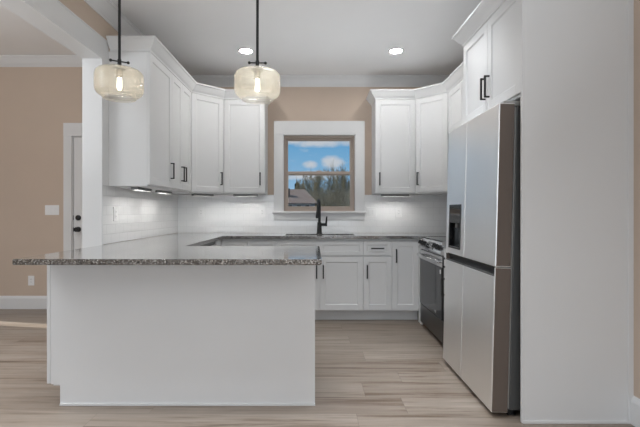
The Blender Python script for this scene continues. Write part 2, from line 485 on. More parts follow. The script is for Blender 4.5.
# cased opening: post and header boards
bm = bmesh.new()
bx(bm, -1.770, -1.617, 3.272, 3.290, 0, 2.345, .002)                     # jamb board facing the viewer
bx(bm, -1.635, -1.617, 3.29, 3.3775, 1.374, 2.345, .002)                 # side casing, kitchen face
bx(bm, -1.770, -1.752, 3.29, 3.385, 0, 2.345, .002)                     # side casing, far face
struct('trim_3', bm, 'trim', 'white cased post at the end of the left wall')
bm = bmesh.new()
bx(bm, -1.770, -1.617, REAR_Y, 3.3775, 2.345, 2.370)                     # soffit board
bx(bm, -1.635, -1.617, REAR_Y, 3.3775, 2.370, 2.508, .002)
bx(bm, -1.635, -1.613, REAR_Y, 3.3775, 2.500, 2.510, .001)               # small cap bead
bx(bm, -1.770, -1.752, REAR_Y, 3.362, 2.370, 2.508, .002)
struct('trim_4', bm, 'trim', 'white cased header beam over the wide opening')

# baseboards
bp = [(0, 0), (.016, 0), (.016, .125), (.012, .140), (.007, .150), (.005, .157), (0, .157)]
bm = bmesh.new(); sweep(bm, [(XO, REAR_Y), (XO, YB), (DX0 - .096, YB)], bp); sweep(bm, [(DX1 + .096, YB), (-1.77, YB)], bp)
struct('baseboard_back', bm, 'trim', 'white baseboard of the adjoining room')
struct('baseboard_right', sweep(bmesh.new(), [(XR, 2.352), (XR, REAR_Y)], bp), 'trim', 'white baseboard on the right wall beside the tall panel')

# door in the adjoining room
d1 = struct('door_1', box(DX0 + .012, DX1 - .012, YB + .03, YB + .07, .008, DZ - .012), 'trim', 'white panelled door with black hardware')
bm = bmesh.new()
T = .022
for a in ((DX0 + .012, DX0 + .125, .008, DZ - .012), (DX1 - .125, DX1 - .012, .008, DZ - .012), (DX0 + .125, DX1 - .125, .008, .24), (DX0 + .125, DX1 - .125, 1.0, 1.12), (DX0 + .125, DX1 - .125, DZ - .14, DZ - .012)):
    bx(bm, a[0], a[1], YB + .012, YB + .032, a[2], a[3], .002)
obj('door_frame_rails', bm, 'trim', d1)
for nm, zc in (('deadbolt', 1.098), ('door_knob', 0.957)):
    bm = bmesh.new(); lathe(bm, [(.0, .0), (.032, 0), (.032, .010), (.014, .014), (.012, .034), (.024, .040), (.029, .052), (.026, .064), (.0, .068)] if nm == 'door_knob' else [(0, 0), (.032, 0), (.032, .012), (.026, .022), (.014, .026), (0, .026)], 20)
    o = obj(nm, bm, 'black', d1, True); o.location = (DX0 + .012 + .058, YB + .012, zc); o.rotation_euler = (PI / 2, 0, 0)
    o['label'] = 'black round ' + nm.replace('_', ' ')
    e = obj('latch_plate', box(DX0 + .004, DX0 + .0118, YB + .004, YB + .03, zc - .028, zc + .028), 'black', d1); e['label'] = 'black latch plate'
bm = bmesh.new()
bx(bm, DX0, DX0 + .010, YB + .002, YB + .15, 0, DZ); bx(bm, DX1 - .010, DX1, YB + .002, YB + .15, 0, DZ); bx(bm, DX0, DX1, YB + .002, YB + .15, DZ - .010, DZ)
bx(bm, DX0 - .096, DX0 + .002, YB - .018, YB, 0, DZ - .004, .002); bx(bm, DX1 - .002, DX1 + .096, YB - .018, YB, 0, DZ - .004, .002)
bx(bm, DX0 - .096, DX1 + .096, YB - .020, YB, DZ - .004, 2.238, .002)
struct('trim_5', bm, 'trim', 'white casing around the door in the adjoining room')

# ------------------------------------------------------------------ kitchen window
w1 = struct('window_1', box(WX0, WX1, YB + .045, YB + .065, WZ0, WZ0 + .02), 'vinyl', 'taupe sash window over the sink')


def frame(x0, x1, z0, z1, y0, y1, sl, sr, sb, st, bev=.003):
    bm = bmesh.new()
    bx(bm, x0, x0 + sl, y0, y1, z0, z1, bev); bx(bm, x1 - sr, x1, y0, y1, z0, z1, bev)
    bx(bm, x0 + sl, x1 - sr, y0, y1, z0, z0 + sb, bev); bx(bm, x0 + sl, x1 - sr, y0, y1, z1 - st, z1, bev)
    return bm


obj('window_frame', frame(WX0 + .001, WX1 - .001, WZ0 + .001, WZ1 - .001, YB + .05, YB + .13, .032, .032, .024, .036), 'vinyl', w1)
zm = 1.640
up = obj('sash', frame(WX0 + .032, WX1 - .032, zm - .022, WZ1 - .036, YB + .095, YB + .125, .027, .034, .034, .030), 'vinyl', w1)
obj('pane', box(WX0 + .06, WX1 - .06, YB + .108, YB + .113, zm, WZ1 - .06), 'pane', up)
lo = obj('sash', frame(WX0 + .032, WX1 - .032, WZ0 + .024, zm + .022, YB + .06, YB + .092, .033, .032, .030, .036), 'vinyl', w1)
obj('pane', box(WX0 + .06, WX1 - .06, YB + .073, YB + .078, WZ0 + .05, zm), 'pane', lo)
obj('sash_lock', box(.045, .105, YB + .055, YB + .075, zm + .020, zm + .032, .003), 'vinyl', w1)
bm = bmesh.new()
CW = .104
bx(bm, WX0 - CW, WX0, YB - .020, YB, WZ0 - .03, WZ1, .002); bx(bm, WX1, WX1 + CW, YB - .020, YB, WZ0 - .03, WZ1, .002)
bx(bm, WX0 - CW, WX1 + CW, YB - .022, YB, WZ1, WZ1 + .155, .002)
bx(bm, WX0 - CW - .015, WX1 + CW + .015, YB - .045, YB + .05, WZ0 - .032, WZ0 - .004, .004)     # stool
bx(bm, WX0 - CW, WX1 + CW, YB - .020, YB, WZ0 - .112, WZ0 - .032, .002)                         # apron
for s, xx in ((0, WX0), (1, WX1)):
    bx(bm, xx - (.0 if s == 0 else .012), xx + (.012 if s == 0 else 0), YB - .018, YB + .05, WZ0 - .004, WZ1)
bx(bm, WX0, WX1, YB - .018, YB + .05, WZ1 - .012, WZ1)
struct('trim_6', bm, 'trim', 'white casing, stool and apron around the kitchen window')

# tiled backsplash
ZT = 1.374
struct('trim_7', box(XL, -1.623, 3.292, YB - .001, .916, ZT), 'tiley', 'white subway tile on the left wall')
bm = bmesh.new()
bx(bm, -1.623, WX0 - CW - .001, YB - .012, YB, .916, ZT); bx(bm, WX1 + CW + .001, XR, YB - .012, YB, .916, ZT)
bx(bm, WX0 - CW - .001, WX1 + CW + .001, YB - .012, YB, .916, WZ0 - .113)
struct('trim_8', bm, 'tilex', 'white subway tile on the back wall')
struct('trim_9', box(XR - .012, XR, 3.32, YB - .013, .916, 1.98), 'tiley', 'white subway tile behind the range')

# ------------------------------------------------------------------ cabinets


def shaker(w, h, t=.02, st=.058):
    """door front in its own frame: x 0..w, z 0..h, face at y 0, back at y t"""
    bm = bmesh.new()
    bx(bm, 0, st, 0, t, 0, h, .0016); bx(bm, w - st, w, 0, t, 0, h, .0016)
    bx(bm, st, w - st, 0, t, 0, st, .0016); bx(bm, st, w - st, 0, t, h - st, h, .0016)
    p = .008
    # sloped inner bead into a flat recessed panel
    o = [(st, st), (w - st, st), (w - st, h - st), (st, h - st)]; k = .006
    i = [(st + k, st + k), (w - st - k, st + k), (w - st - k, h - st - k), (st + k, h - st - k)]
    A = [bm.verts.new((a, .002, c)) for a, c in o]; B = [bm.verts.new((a, p, c)) for a, c in i]
    for j in range(4): bm.faces.new((A[j], A[(j + 1) % 4], B[(j + 1) % 4], B[j]))
    bm.faces.new(B)
    bx(bm, st - .004, w - st + .004, p + .001, t - .002, st - .004, h - st + .004)
    return bm


def shift(bm, d):
    bmesh.ops.translate(bm, verts=bm.verts, vec=d); return bm


def pull(L=.145, level=False):
    bm = bmesh.new(); h = L / 2
    if level:
        bx(bm, -h, h, -.035, -.024, -.0065, .0065, .0015)
        for s in (-1, 1): bx(bm, s * (h - .005) - .005, s * (h - .005) + .005, -.026, 0, -.005, .005, .001)
    else:
        bx(bm, -.0065, .0065, -.035, -.024, -h, h, .0015)
        for s in (-1, 1): bx(bm, -.005, .005, -.026, 0, s * (h - .005) - .005, s * (h - .005) + .005, .001)
    return bm


def add_door(root, x0, x1, z0, z1, hx=None, hz=None, level=False, name='door', L=.145, g=.0016):
    st = .058 if min(x1 - x0, z1 - z0) > .17 else .038
    d = obj(name, shift(shaker(x1 - x0 - 2 * g, z1 - z0 - 2 * g, .02, st), (x0 + g, 0, z0 + g)), 'cab', root)
    if hx is not None:
        h = obj('handle', shift(pull(L, level), (hx, 0, hz)), 'black', d); h['label'] = 'black bar handle'
    return d


def upper(label, loc, rz, w, z0, z1, depth, splits, handles, name='wall_cabinet', body=None):
    r = thing(name, label, 'cabinet', (loc[0], loc[1], 0), rz)
    bmb = body if body is not None else box(0.0004, w - .0004, .0205, depth, z0, z1, .001)
    obj('body', bmb, 'cab', r)
    for (a, c), hx in zip(splits, handles):
        add_door(r, a, c, z0 + .012, z1, hx, z0 + .168)
    return r


def base(label, loc, rz, w, depth, doors, drawers, name='base_cabinet', open_top=False, extra=None):
    r = thing(name, label, 'cabinet', (loc[0], loc[1], 0), rz)
    bm = bmesh.new(); e = .0004
    if open_top:
        bx(bm, e, .018, .0205, depth, .112, .882); bx(bm, w - .018, w - e, .0205, depth, .112, .882)
        bx(bm, .018, w - .018, .0205, depth, .112, .130); bx(bm, .018, w - .018, depth - .012, depth, .130, .882)
        bx(bm, .018, w - .018, .0205, .026, .130, .882)
    else: bx(bm, e, w - e, .0205, depth, .112, .882, .001)
    if extra: bx(bm, *extra)
    obj('body', bm, 'cab', r)
    obj('toe_kick', box(e, w - e, .095, .112, 0.001, .112), 'cab', r)
    for (a, c, z0, z1, hx, hz) in doors: add_door(r, a, c, z0, z1, hx, hz)
    for (a, c, z0, z1, hx, hz) in drawers: add_door(r, a, c, z0, z1, hx, hz, True, 'drawer', .135)
    return r


YU, YU2 = 4.82, 4.535            # faces: back run of wall cabinets, side run corner
XUL, XUR = -1.292, 1.435
ZU0, ZU1 = 1.372, 2.438
# left run
upper('single door white wall cabinet at the open end of the left wall', (XUL, 3.378), PI / 2, .532, ZU0, ZU1, .342, [(0, .532)], [.532 - .036])
upper('double door white wall cabinet on the left wall, next to the angled corner cabinet', (XUL, 3.910), PI / 2, .625, ZU0, ZU1, .342, [(0, .3125), (.3125, .625)], [.3125 - .036, .3125 + .036])


def corner_body(pts, loc, rz, z0, z1):
    R = Matrix.Rotation(-rz, 4, 'Z'); q = []
    for px_, py_ in pts:
        v = R @ Vector((px_ - loc[0], py_ - loc[1], 0)); q.append((v.x, v.y))
    return prism(bmesh.new(), q, z0, z1)


dw = math.hypot(-1.007 + 1.292, YU - YU2)
k = .0145
upper('angled corner wall cabinet left of the window, black handle at its right edge', (XUL, YU2), PI / 4, dw, ZU0, ZU1, .3, [(0.003, dw - .003)], [dw - .042],
      'corner_wall_cabinet', corner_body([(XUL - k, YU2 + k + .0005), (-1.007 - k, YU + k), (-1.0075, YU + k), (-1.0075, YB - .014), (-1.633, YB - .014), (-1.633, YU2 + .0005), (XUL - k, YU2 + .0005)], (XUL, YU2), PI / 4, ZU0, ZU1))
upper('white wall cabinet on the back wall just left of the window', (-1.007, YU), 0, .462, ZU0, ZU1, .323, [(0, .462)], [.462 - .050])
# right run
upper('white wall cabinet on the back wall just right of the window', (.705, YU), 0, .450, ZU0, ZU1, .323, [(0, .450)], [.046])
dr = math.hypot(1.435 - 1.155, YU - YU2); ar = math.atan2(YU2 - YU, 1.435 - 1.155)
upper('angled corner wall cabinet right of the window, black handle at its left edge', (1.155, YU), ar, dr, ZU0, ZU1, .3, [(.003, dr - .003)], [.042],
      'corner_wall_cabinet', corner_body([(1.1555, YU + k), (1.155 + k, YU + k), (XUR + k, YU2 + k + .0005), (XUR + k, YU2 + .0005), (1.742, YU2 + .0005), (1.742, YB - .014), (1.1555, YB - .014)], (1.155, YU), ar, ZU0, ZU1))
rr = upper('short white wall cabinet above the range', (XUR, YU2), -PI / 2, YU2 - 3.300, 1.985, ZU1, .305, [(.0, .42), (.42, .83), (.83, 1.235)], [None, None, None])
upper('deep double door white cabinet above the refrigerator', (1.156, 3.282), -PI / 2, .906, 1.822, ZU1, .604, [(0, .453), (.453, .906)], [.453 - .032, .453 + .032], 'refrigerator_cabinet')

# crown on the cabinets
cc = [(-.020, 2.4385), (.004, 2.4385), (.006, 2.452), (.012, 2.458), (.022, 2.468), (.038, 2.490), (.053, 2.512), (.060, 2.518), (.066, 2.522), (.066, 2.536), (-.020, 2.536)]
tag(obj('crown_molding', sweep(bmesh.new(), [(-1.606, 3.378), (XUL, 3.378), (XUL, YU2), (-1.007, YU), (-.545, YU), (-.545, YB - .002)], cc), 'cab'), 'white crown molding along the tops of the wall cabinets left of the window', 'molding')
tag(obj('crown_molding', sweep(bmesh.new(), [(.705, YB - .002), (.705, YU), (1.155, YU), (XUR, YU2), (XUR, 3.395)], cc), 'cab'), 'white crown molding on the wall cabinets between the window and the refrigerator', 'molding')
tag(obj('crown_molding', sweep(bmesh.new(), [(XR - .002, 3.2825), (1.156, 3.2825), (1.156, 2.3545), (XR - .002, 2.3545)], cc), 'cab'), 'white crown molding on the deep cabinet above the refrigerator', 'molding')

# base cabinets, back run (door face plane YD)
YD = 4.525
DB = .600
Z0d, Z1d, Zs = .124, .694, .706
base('narrow white base cabinet with drawer, left of the sink cabinet', (-.696, YD), 0, .308, DB, [(0, .308, Z0d, Z1d, .272, .535)], [(0, .308, Zs, .858, .154, .783)])
base('white base cabinet with drawer at the left inner corner of the back counter', (-.974, YD), 0, .278, DB, [(0, .278, Z0d, Z1d, .242, .535)], [(0, .278, Zs, .858, None, None)])
base('double door white sink base cabinet under the window', (-.388, YD), 0, .921, DB,
     [(0, .4605, Z0d, Z1d, .4605 - .034, .535), (.4605, .921, Z0d, Z1d, .4605 + .036, .535)],
     [(0, .4605, Zs, .858, None, None), (.4605, .921, Zs, .858, None, None)], 'sink_base_cabinet', True)
base('narrow white base cabinet with one drawer above its door, right of the sink cabinet', (.533, YD), 0, .305, DB, [(0, .305, Z0d, Z1d, .040, .535)], [(0, .305, Zs, .858, .150, .783)])
base('full height door white base cabinet in the corner beside the range', (.838, YD), 0, .295, DB, [(0, .285, Z0d, .858, .043, .702)], [], 'base_cabinet', False, (.285, .30, -.115, .0205, .001, .882))
base('white base cabinet on the left wall between dishwasher and peninsula', (-.974, 3.170), PI / 2, .520, .620, [(0, .52, Z0d, Z1d, .04, .535)], [(0, .52, Zs, .858, .26, .783)])
base('small white base cabinet between range and refrigerator', (1.115, 3.638), -PI / 2, .285, .620, [(0, .285, Z0d, Z1d, .04, .535)], [(0, .285, Zs, .858, .142, .783)])
f = obj('cabinet_filler', box(-1.55, -.975, 4.318, YD + .0195, .001, .882, .001), 'cab')
tag(f, 'white filler panel in the corner beside the dishwasher', 'cabinet')

# dishwasher
dwr = thing('dishwasher', 'stainless steel dishwasher under the left counter', 'dishwasher', (-.985, 3.702, 0), PI / 2)
obj('body', box(.003, .607, .03, .58, .10, .872), 'dark', dwr)
obj('door', box(.004, .606, 0, .032, .11, .845, .004), 'steelh', dwr)
obj('control_strip', box(.004, .606, .004, .034, .846, .872, .003), 'blackgloss', dwr)
obj('toe_panel', box(.004, .606, .06, .075, .001, .10), 'black', dwr)
bm = bmesh.new(); bx(bm, .06, .55, -.045, -.028, .775, .795, .006)
for xx in (.08, .53): bx(bm, xx - .01, xx + .01, -.03, .001, .777, .793)
obj('handle', bm, 'steelh', dwr)

# peninsula
pn = thing('peninsula_cabinet', 'white peninsula cabinet with plain panel back and toe notch at its left end', 'cabinet', (-0.79, 2.574, 0))
ox = .79


def lx(x): return x + ox


obj('back_panel', prism(bmesh.new(), [(lx(-1.578), .128), (lx(-1.526), .128), (lx(-1.526), .001), (lx(.012), .001), (lx(.012), .882), (lx(-1.578), .882)], 0, .020, 'y'), 'cab', pn)
obj('body', box(lx(-1.5775), lx(-.02), .0205, .572, .112, .882), 'cab', pn)
obj('end_panel', box(lx(-.0195), lx(.012), .0205, .575, .001, .882, .001), 'cab', pn)
obj('toe_kick', box(lx(-1.526), lx(-1.508), .0205, .56, .001, .1115), 'cab', pn)
obj('face_frame', box(lx(-1.588), lx(-1.5782), .006, .572, .128, .882, .001), 'cab', pn)
for a, c in ((.004, .285), (.287, .568)):
    d = obj('door', bmesh.new() if False else shaker(c - a, .745), 'cab', pn)
    d.rotation_euler = (0, 0, -PI / 2); d.location = (lx(-1.6085), c, .130)
bm = bmesh.new()
prism(bm, [(lx(-1.524), .0012), (lx(.013), .0012), (lx(.013), .014), (lx(-1.524), .014)], -.008, -.0003, 'y')
obj('shoe_strip', bm, 'cab', pn)

# granite countertop with sink cut-out
SX0, SX1, SY0, SY1 = -.303, .457, 4.575, 4.895
xb = [-1.6205, -1.61, -.945, SX0, .047, SX1, 1.13, XR - .014]; yb = [2.282, 3.165, 4.412, 4.49, SY0, SY1, YB - .014]


def inside(cx_, cy_):
    if SX0 < cx_ < SX1 and SY0 < cy_ < SY1: return False
    if cy_ < 3.165: return -1.61 < cx_ < .047
    if cx_ < -1.61: return cy_ > 3.2
    if cx_ < -.945: return True
    if cy_ > 4.49: return True
    return cy_ > 4.412 and cx_ > 1.13


bm = bmesh.new(); vm = {}


def gv(i, j):
    if (i, j) not in vm: vm[i, j] = bm.verts.new((xb[i], yb[j], .883))
    return vm[i, j]


yb.insert(2, 3.30); vm.clear()


def inside2(cx_, cy_):
    if cx_ < -1.61: return cy_ > 3.30
    return inside(cx_, cy_)


fs = []
for i in range(len(xb) - 1):
    for j in range(len(yb) - 1):
        if inside2((xb[i] + xb[i + 1]) / 2, (yb[j] + yb[j + 1]) / 2):
            fs.append(bm.faces.new((gv(i, j), gv(i + 1, j), gv(i + 1, j + 1), gv(i, j + 1))))
r = bmesh.ops.extrude_face_region(bm, geom=fs)
bmesh.ops.translate(bm, verts=[v for v in r['geom'] if isinstance(v, bmesh.types.BMVert)], vec=(0, 0, .032))
bmesh.ops.recalc_face_normals(bm, faces=bm.faces)
es = [e for e in bm.edges if len(e.link_faces) == 2 and e.calc_face_angle(0) > 1.0]
bmesh.ops.bevel(bm, geom=es, offset=.0035, segments=2, affect='EDGES')
tag(obj('countertop', bm, 'granite'), 'polished speckled granite countertop running from the peninsula round to the range', 'countertop')
tag(obj('countertop', box(1.10, XR - .014, 3.355, 3.638, .8832, .915, .003), 'granite'), 'short piece of speckled granite counter between range and refrigerator', 'countertop')

# sink
sk = thing('sink', 'stainless steel sink set under the counter below the window', 'sink', ((SX0 + SX1) / 2, (SY0 + SY1) / 2, .68))
hx, hy = (SX1 - SX0) / 2 + .006, (SY1 - SY0) / 2 + .006
bm = bmesh.new(); z1 = .2025
bx(bm, -hx, -hx + .004, -hy, hy, 0, z1); bx(bm, hx - .004, hx, -hy, hy, 0, z1)
bx(bm, -hx + .004, hx - .004, -hy, -hy + .004, 0, z1); bx(bm, -hx + .004, hx - .004, hy - .004, hy, 0, z1); bx(bm, -hx + .004, hx - .004, -hy + .004, hy - .004, 0, .004)
obj('basin', bm, 'sinksteel', sk)
o = obj('drain', lathe(bmesh.new(), [(0, .0041), (.045, .0041), (.045, .008), (.034, .008), (.03, .006), (0, .006)], 24), 'sinksteel', sk, True)

# faucet
fc = thing('faucet', 'black gooseneck pull-down faucet behind the sink', 'faucet', (.075, 4.985, .9152))
obj('base', lathe(bmesh.new(), [(0, 0), (.034, 0), (.034, .006), (.030, .012), (.027, .06), (.023, .13), (0, .13)], 24), 'black', fc, True)
pts = [(0, 0, .12), (0, 0, .27)]
for i in range(1, 11):
    a = PI * i / 10
    pts.append((-.018 * (1 - math.cos(a)) / 2 * 1.0, -.085 * (1 - math.cos(a)), .27 + .115 * math.sin(a)))
e = pts[-1]
obj('spout', tube(bmesh.new(), pts, .0165, 14), 'black', fc, True)
obj('spray_head', tube(bmesh.new(), [(e[0], e[1], e[2] + .002), (e[0] - .001, e[1], e[2] - .02), (e[0] - .003, e[1] - .004, e[2] - .075), (e[0] - .003, e[1] - .004, e[2] - .090)], [.0175, .0205, .0245, .024], 16), 'black', fc, True)
bm = bmesh.new(); tube(bm, [(.012, 0, .105), (.074, 0, .105)], .016, 12); tube(bm, [(.078, 0, .088), (.080, -.004, .135), (.086, -.012, .200)], [.013, .011, .009], 12)
obj('lever', bm, 'black', fc, True)

# ------------------------------------------------------------------ range
rg = thing('range', 'stainless steel electric range with black glass oven door', 'range', (1.105, 4.405, 0), -PI / 2)
RWd = .765
obj('body', box(.003, RWd - .003, .045, .630, .03, .895), 'dark', rg)
obj('cooktop', box(.0, RWd, .030, .632, .8955, .912, .003), 'blackgloss', rg)
obj('cooktop_trim', box(.0, RWd, .6325, .640, .8955, .920, .002), 'steelh', rg)
# sloped control panel: outline in (y, z)
bm = bmesh.new(); prism(bm, [(-.018, .808), (.028, .900), (.046, .900), (.046, .795), (-.010, .795)], .0, RWd, 'x')
cpn = obj('control_panel', bm, 'steelh', rg)
nrm = Vector((0, -.092, .046)).normalized()


def on_panel(xp, t): return Vector((xp, -.018 + .046 * t, .808 + .092 * t))


for xp in (.085, .185, .580, .680):
    bm = lathe(bmesh.new(), [(0, .0005), (.025, .0005), (.025, .006), (.020, .010), (.018, .032), (.0, .034)], 20)
    bx(bm, -.005, .005, -.021, .021, .026, .044, .002)
    kn = obj('knob', bm, 'black', cpn, True); kn['label'] = 'black control knob'
    kn.matrix_local = Matrix.Translation(on_panel(xp, .5)) @ nrm.to_track_quat('Z', 'Y').to_matrix().to_4x4()
bm = box(-.115, .115, -.034, .034, .0003, .003, .001)
dp = obj('display', bm, 'blackgloss', rg); dp.matrix_local = Matrix.Translation(on_panel(RWd / 2, .5)) @ nrm.to_track_quat('Z', 'Y').to_matrix().to_4x4()
for i in range(4):
    for j in (0, 1):
        dk = obj('display_key', box(-.085 + i * .05, -.068 + i * .05, -.016 + j * .022, -.008 + j * .022, .003, .0034), 'displaygrey', dp); dk['label'] = 'pale touch key'
od = obj('oven_door', box(.004, RWd - .004, 0, .044, .235, .785, .003), 'black', rg)
o = obj('door_band', box(.004, RWd - .004, -.0035, -.0002, .692, .785, .0015), 'steelh', od); o['label'] = 'stainless band above the glass'
obj('oven_glass', box(.010, RWd - .010, -.004, .0, .238, .690, .0015), 'blackgloss', od)
bm = bmesh.new(); n = 14
hp = [(.05 + (RWd - .10) * i / n, -.030 - .016 * math.sin(PI * i / n), .735) for i in range(n + 1)]
tube(bm, hp, .017, 12)
for xx in (.06, RWd - .06): bx(bm, xx - .012, xx + .012, -.032, -.003, .724, .746, .003)
obj('handle', bm, 'steelh', od, True)
bm = bmesh.new()
for a, c, z0, z1 in ((.545, .549, .262, .286), (.562, .566, .262, .286), (.549, .562, .272, .276), (.574, .578, .262, .280), (.574, .578, .283, .287)): bx(bm, a, c, -.0046, -.0041, z0, z1)
lg = obj('logo', bm, 'displaygrey', od); lg['label'] = 'small pale maker mark'
o = obj('patch', box(.700, .728, -.0048, -.0041, .632, .668), 'plate', od); o['label'] = 'small white sticker on the glass'  # plain white rectangle set on the oven glass
obj('storage_drawer', box(.004, RWd - .004, .002, .044, .045, .229, .004), 'steeld', rg)
obj('toe_base', box(.02, RWd - .02, .06, .60, .0008, .0295), 'black', rg)

# ------------------------------------------------------------------ refrigerator (leans back a little on raised front feet)
fr = thing('refrigerator', 'stainless steel side by side refrigerator with black water dispenser', 'refrigerator', (1.0105, 2.420, 0), 0, None, .0255)
FW, FH = .905, 1.788
ZB, ZC = .800, .856
SP = .505
obj('body', box(.104, .690, .006, FW - .006, .042, FH - .012, .004), 'dark', fr)
obj('door_gasket', box(.094, .1042, .012, FW - .012, .05, FH - .02), 'gasket', fr)
tmp = obj('door', box(0, .094, SP + .004, FW, ZC, FH, .006, 3), 'steel', fr)
cut = obj('cutter', box(-.05, .060, .590, .815, .912, 1.090), 'steel', fr)
md = tmp.modifiers.new('b', 'BOOLEAN'); md.object = cut; md.operation = 'DIFFERENCE'; md.solver = 'EXACT'
dg = bpy.context.evaluated_depsgraph_get()
me = bpy.data.meshes.new_from_object(tmp.evaluated_get(dg)); tmp.modifiers.clear(); tmp.data = me
bpy.data.objects.remove(cut, do_unlink=True)
ds = obj('water_dispenser', frame(.578, .827, .900, 1.222, 0, .01, .012, .012, .012, .012, .001), 'black', tmp)
for v in ds.data.vertices: v.co = (-.004 + v.co.y, v.co.x, v.co.z)
obj('display_panel', box(-.003, .002, .590, .815, 1.090, 1.212, .001), 'blackgloss', ds)
bm = bmesh.new(); bx(bm, .054, .0595, .591, .814, .913, 1.0895); bx(bm, .001, .054, .591, .5935, .913, 1.0895); bx(bm, .001, .054, .8115, .814, .913, 1.0895); bx(bm, .001, .054, .5935, .8115, 1.087, 1.0895); bx(bm, .001, .054, .5935, .8115, .913, .916)
obj('recess_lining', bm, 'blackgloss', ds)
o = obj('spout', box(.010, .050, .675, .730, 1.050, 1.0868, .004), 'dark', ds)
o = obj('paddle', box(.040, .0535, .68, .725, .955, 1.045, .004), 'dark', ds)
obj('door', box(0, .094, 0, SP - .004, ZC, FH, .006, 3), 'steel', fr)
for a, c, e0, e1 in ((0, SP - .004, 0, .010), (SP + .004, FW, FW - .010, FW)):
    bm = box(0, .094, max(a, .010) if e0 == 0 else a, c if e0 == 0 else FW - .010, .030, ZB, .003, 2); bx(bm, 0, .094, e0, e1, .030, ZC - .004, .003)
    obj('door', bm, 'steel', fr)
bm = bmesh.new(); prism(bm, [(.030, ZB + .0005), (.094, ZB + .0005), (.094, ZC - .0005), (.016, ZC - .0005), (.034, ZB + .02)], .0102, FW - .0102, 'y')
o = obj('handle_recess', bm, 'black', fr); o['label'] = 'dark recessed handle band'
bm = bmesh.new()
for a, c in ((.0, SP - .004), (SP + .004, FW)): prism(bm, [(.0015, ZB + .0002), (.013, ZB + .0002), (.013, ZB + .010), (.003, ZB + .010)], max(a, .0065) + .004, min(c, FW - .0065) - .004, 'y')
obj('handle_lip', bm, 'dark', fr)
for y0 in (.012, FW - .10): obj('hinge_cover', box(.03, .20, y0, y0 + .085, FH - .0115, FH + .016, .006), 'gasket', fr)
for y0 in (.05, FW - .10): obj('foot', lathe(bmesh.new(), [(0, 0), (.022, 0), (.022, .012), (.012, .014), (.012, .042), (0, .042)], 14), 'black', fr, True).location = (.14, y0, -.0025)
obj('toe_grille', box(.105, .12, .02, FW - .02, .008, .0415), 'black', fr)

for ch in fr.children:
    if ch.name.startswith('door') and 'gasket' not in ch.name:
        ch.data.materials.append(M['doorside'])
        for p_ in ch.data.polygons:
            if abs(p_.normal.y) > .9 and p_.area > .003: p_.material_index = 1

# tall end panel
ep = thing('refrigerator_end_panel', 'tall plain white panel standing beside the refrigerator', 'panel', (1.158, 2.355, 0))
obj('panel', box(0, .606, 0, .0195, .001, 2.438, .0015), 'cab', ep)
obj('edge_strip', box(-.004, .018, -.0005, .0195, .001, 2.4375, .0015), 'cab', ep)
obj('scribe_strip', box(.578, .6075, -.007, -.0004, .001, 2.4375, .001), 'cab', ep)
obj('shoe_strip', box(0, .5775, -.007, -.0008, .001, .016, .001), 'cab', ep)

# ------------------------------------------------------------------ lamps


def pendant(label, x, y, ztop, ang):
    r = thing('pendant_lamp', label, 'lamp', (x, y, ztop), ang, None)
    obj('ceiling_canopy', lathe(bmesh.new(), [(0, ZK - ztop - .001), (.06, ZK - ztop - .001), (.06, ZK - ztop - .018), (.012, ZK - ztop - .024), (0, ZK - ztop - .024)], 24), 'black', r, True)
    obj('stem', tube(bmesh.new(), [(0, 0, .056), (0, 0, ZK - ztop - .022)], .0085, 12), 'black', r, True)
    bm = lathe(bmesh.new(), [(0, -.004), (.037, -.004), (.038, .001), (.022, .006), (.012, .012), (.0115, .058), (0, .058)], 24)
    obj('shade_cap', bm, 'black', r, True)
    bm = tube(bmesh.new(), [(-.050, 0, .046), (.050, 0, .046)], .0045, 8)
    for s in (-1, 1): ball(bm, (s * .050, 0, .046), .0095)
    obj('thumb_screw', bm, 'black', r, True)
    prof = [(.036, 0), (.080, -.002), (.106, -.006), (.124, -.013), (.136, -.024), (.1415, -.038), (.143, -.052), (.143, -.090), (.143, -.126), (.140, -.141), (.132, -.155), (.117, -.167), (.104, -.173), (.099, -.178), (.098, -.186)]
    t = .0035; inner = []
    for i, (rr_, zz) in enumerate(prof):
        a = prof[max(0, i - 1)]; c = prof[min(len(prof) - 1, i + 1)]
        dx, dz = c[0] - a[0], c[1] - a[1]; L = math.hypot(dx, dz)
        inner.append((rr_ + dz / L * t, zz - dx / L * t))
    obj('glass_shade', lathe(bmesh.new(), prof + inner[::-1], 56, True), 'shade', r, True)
    obj('socket', lathe(bmesh.new(), [(0, -.0045), (.019, -.0045), (.019, -.046), (.015, -.056), (0, -.056)], 20), 'brass', r, True)
    obj('bulb', lathe(bmesh.new(), [(0, -.0565), (.009, -.0565), (.011, -.066), (.012, -.080), (.012, -.118), (.009, -.128), (0, -.133)], 20), 'bulb', r, True)
    return r


pendant('pendant lamp with champagne glass shade hanging in front of the end of the left cabinets', -1.202, 2.65, 2.056, .5)
pendant('pendant lamp with champagne glass shade hanging nearer the window', -.345, 2.65, 2.047, .06)


def can(label, x, y):
    r = thing('recessed_light', label, 'light', (x, y, ZK), 0, None)
    obj('trim_ring', lathe(bmesh.new(), [(.060, -.0005), (.082, -.0005), (.082, -.004), (.072, -.007), (.060, -.003)], 36, True), 'trim', r, True)
    obj('lens', lathe(bmesh.new(), [(0, -.0006), (.0598, -.0006), (.0598, -.0028), (0, -.0028)], 36), 'can', r)


can('lit round recessed ceiling light above the left half of the kitchen', -.675, 4.30)
can('lit round recessed ceiling light above the right half of the kitchen', .837, 4.30)


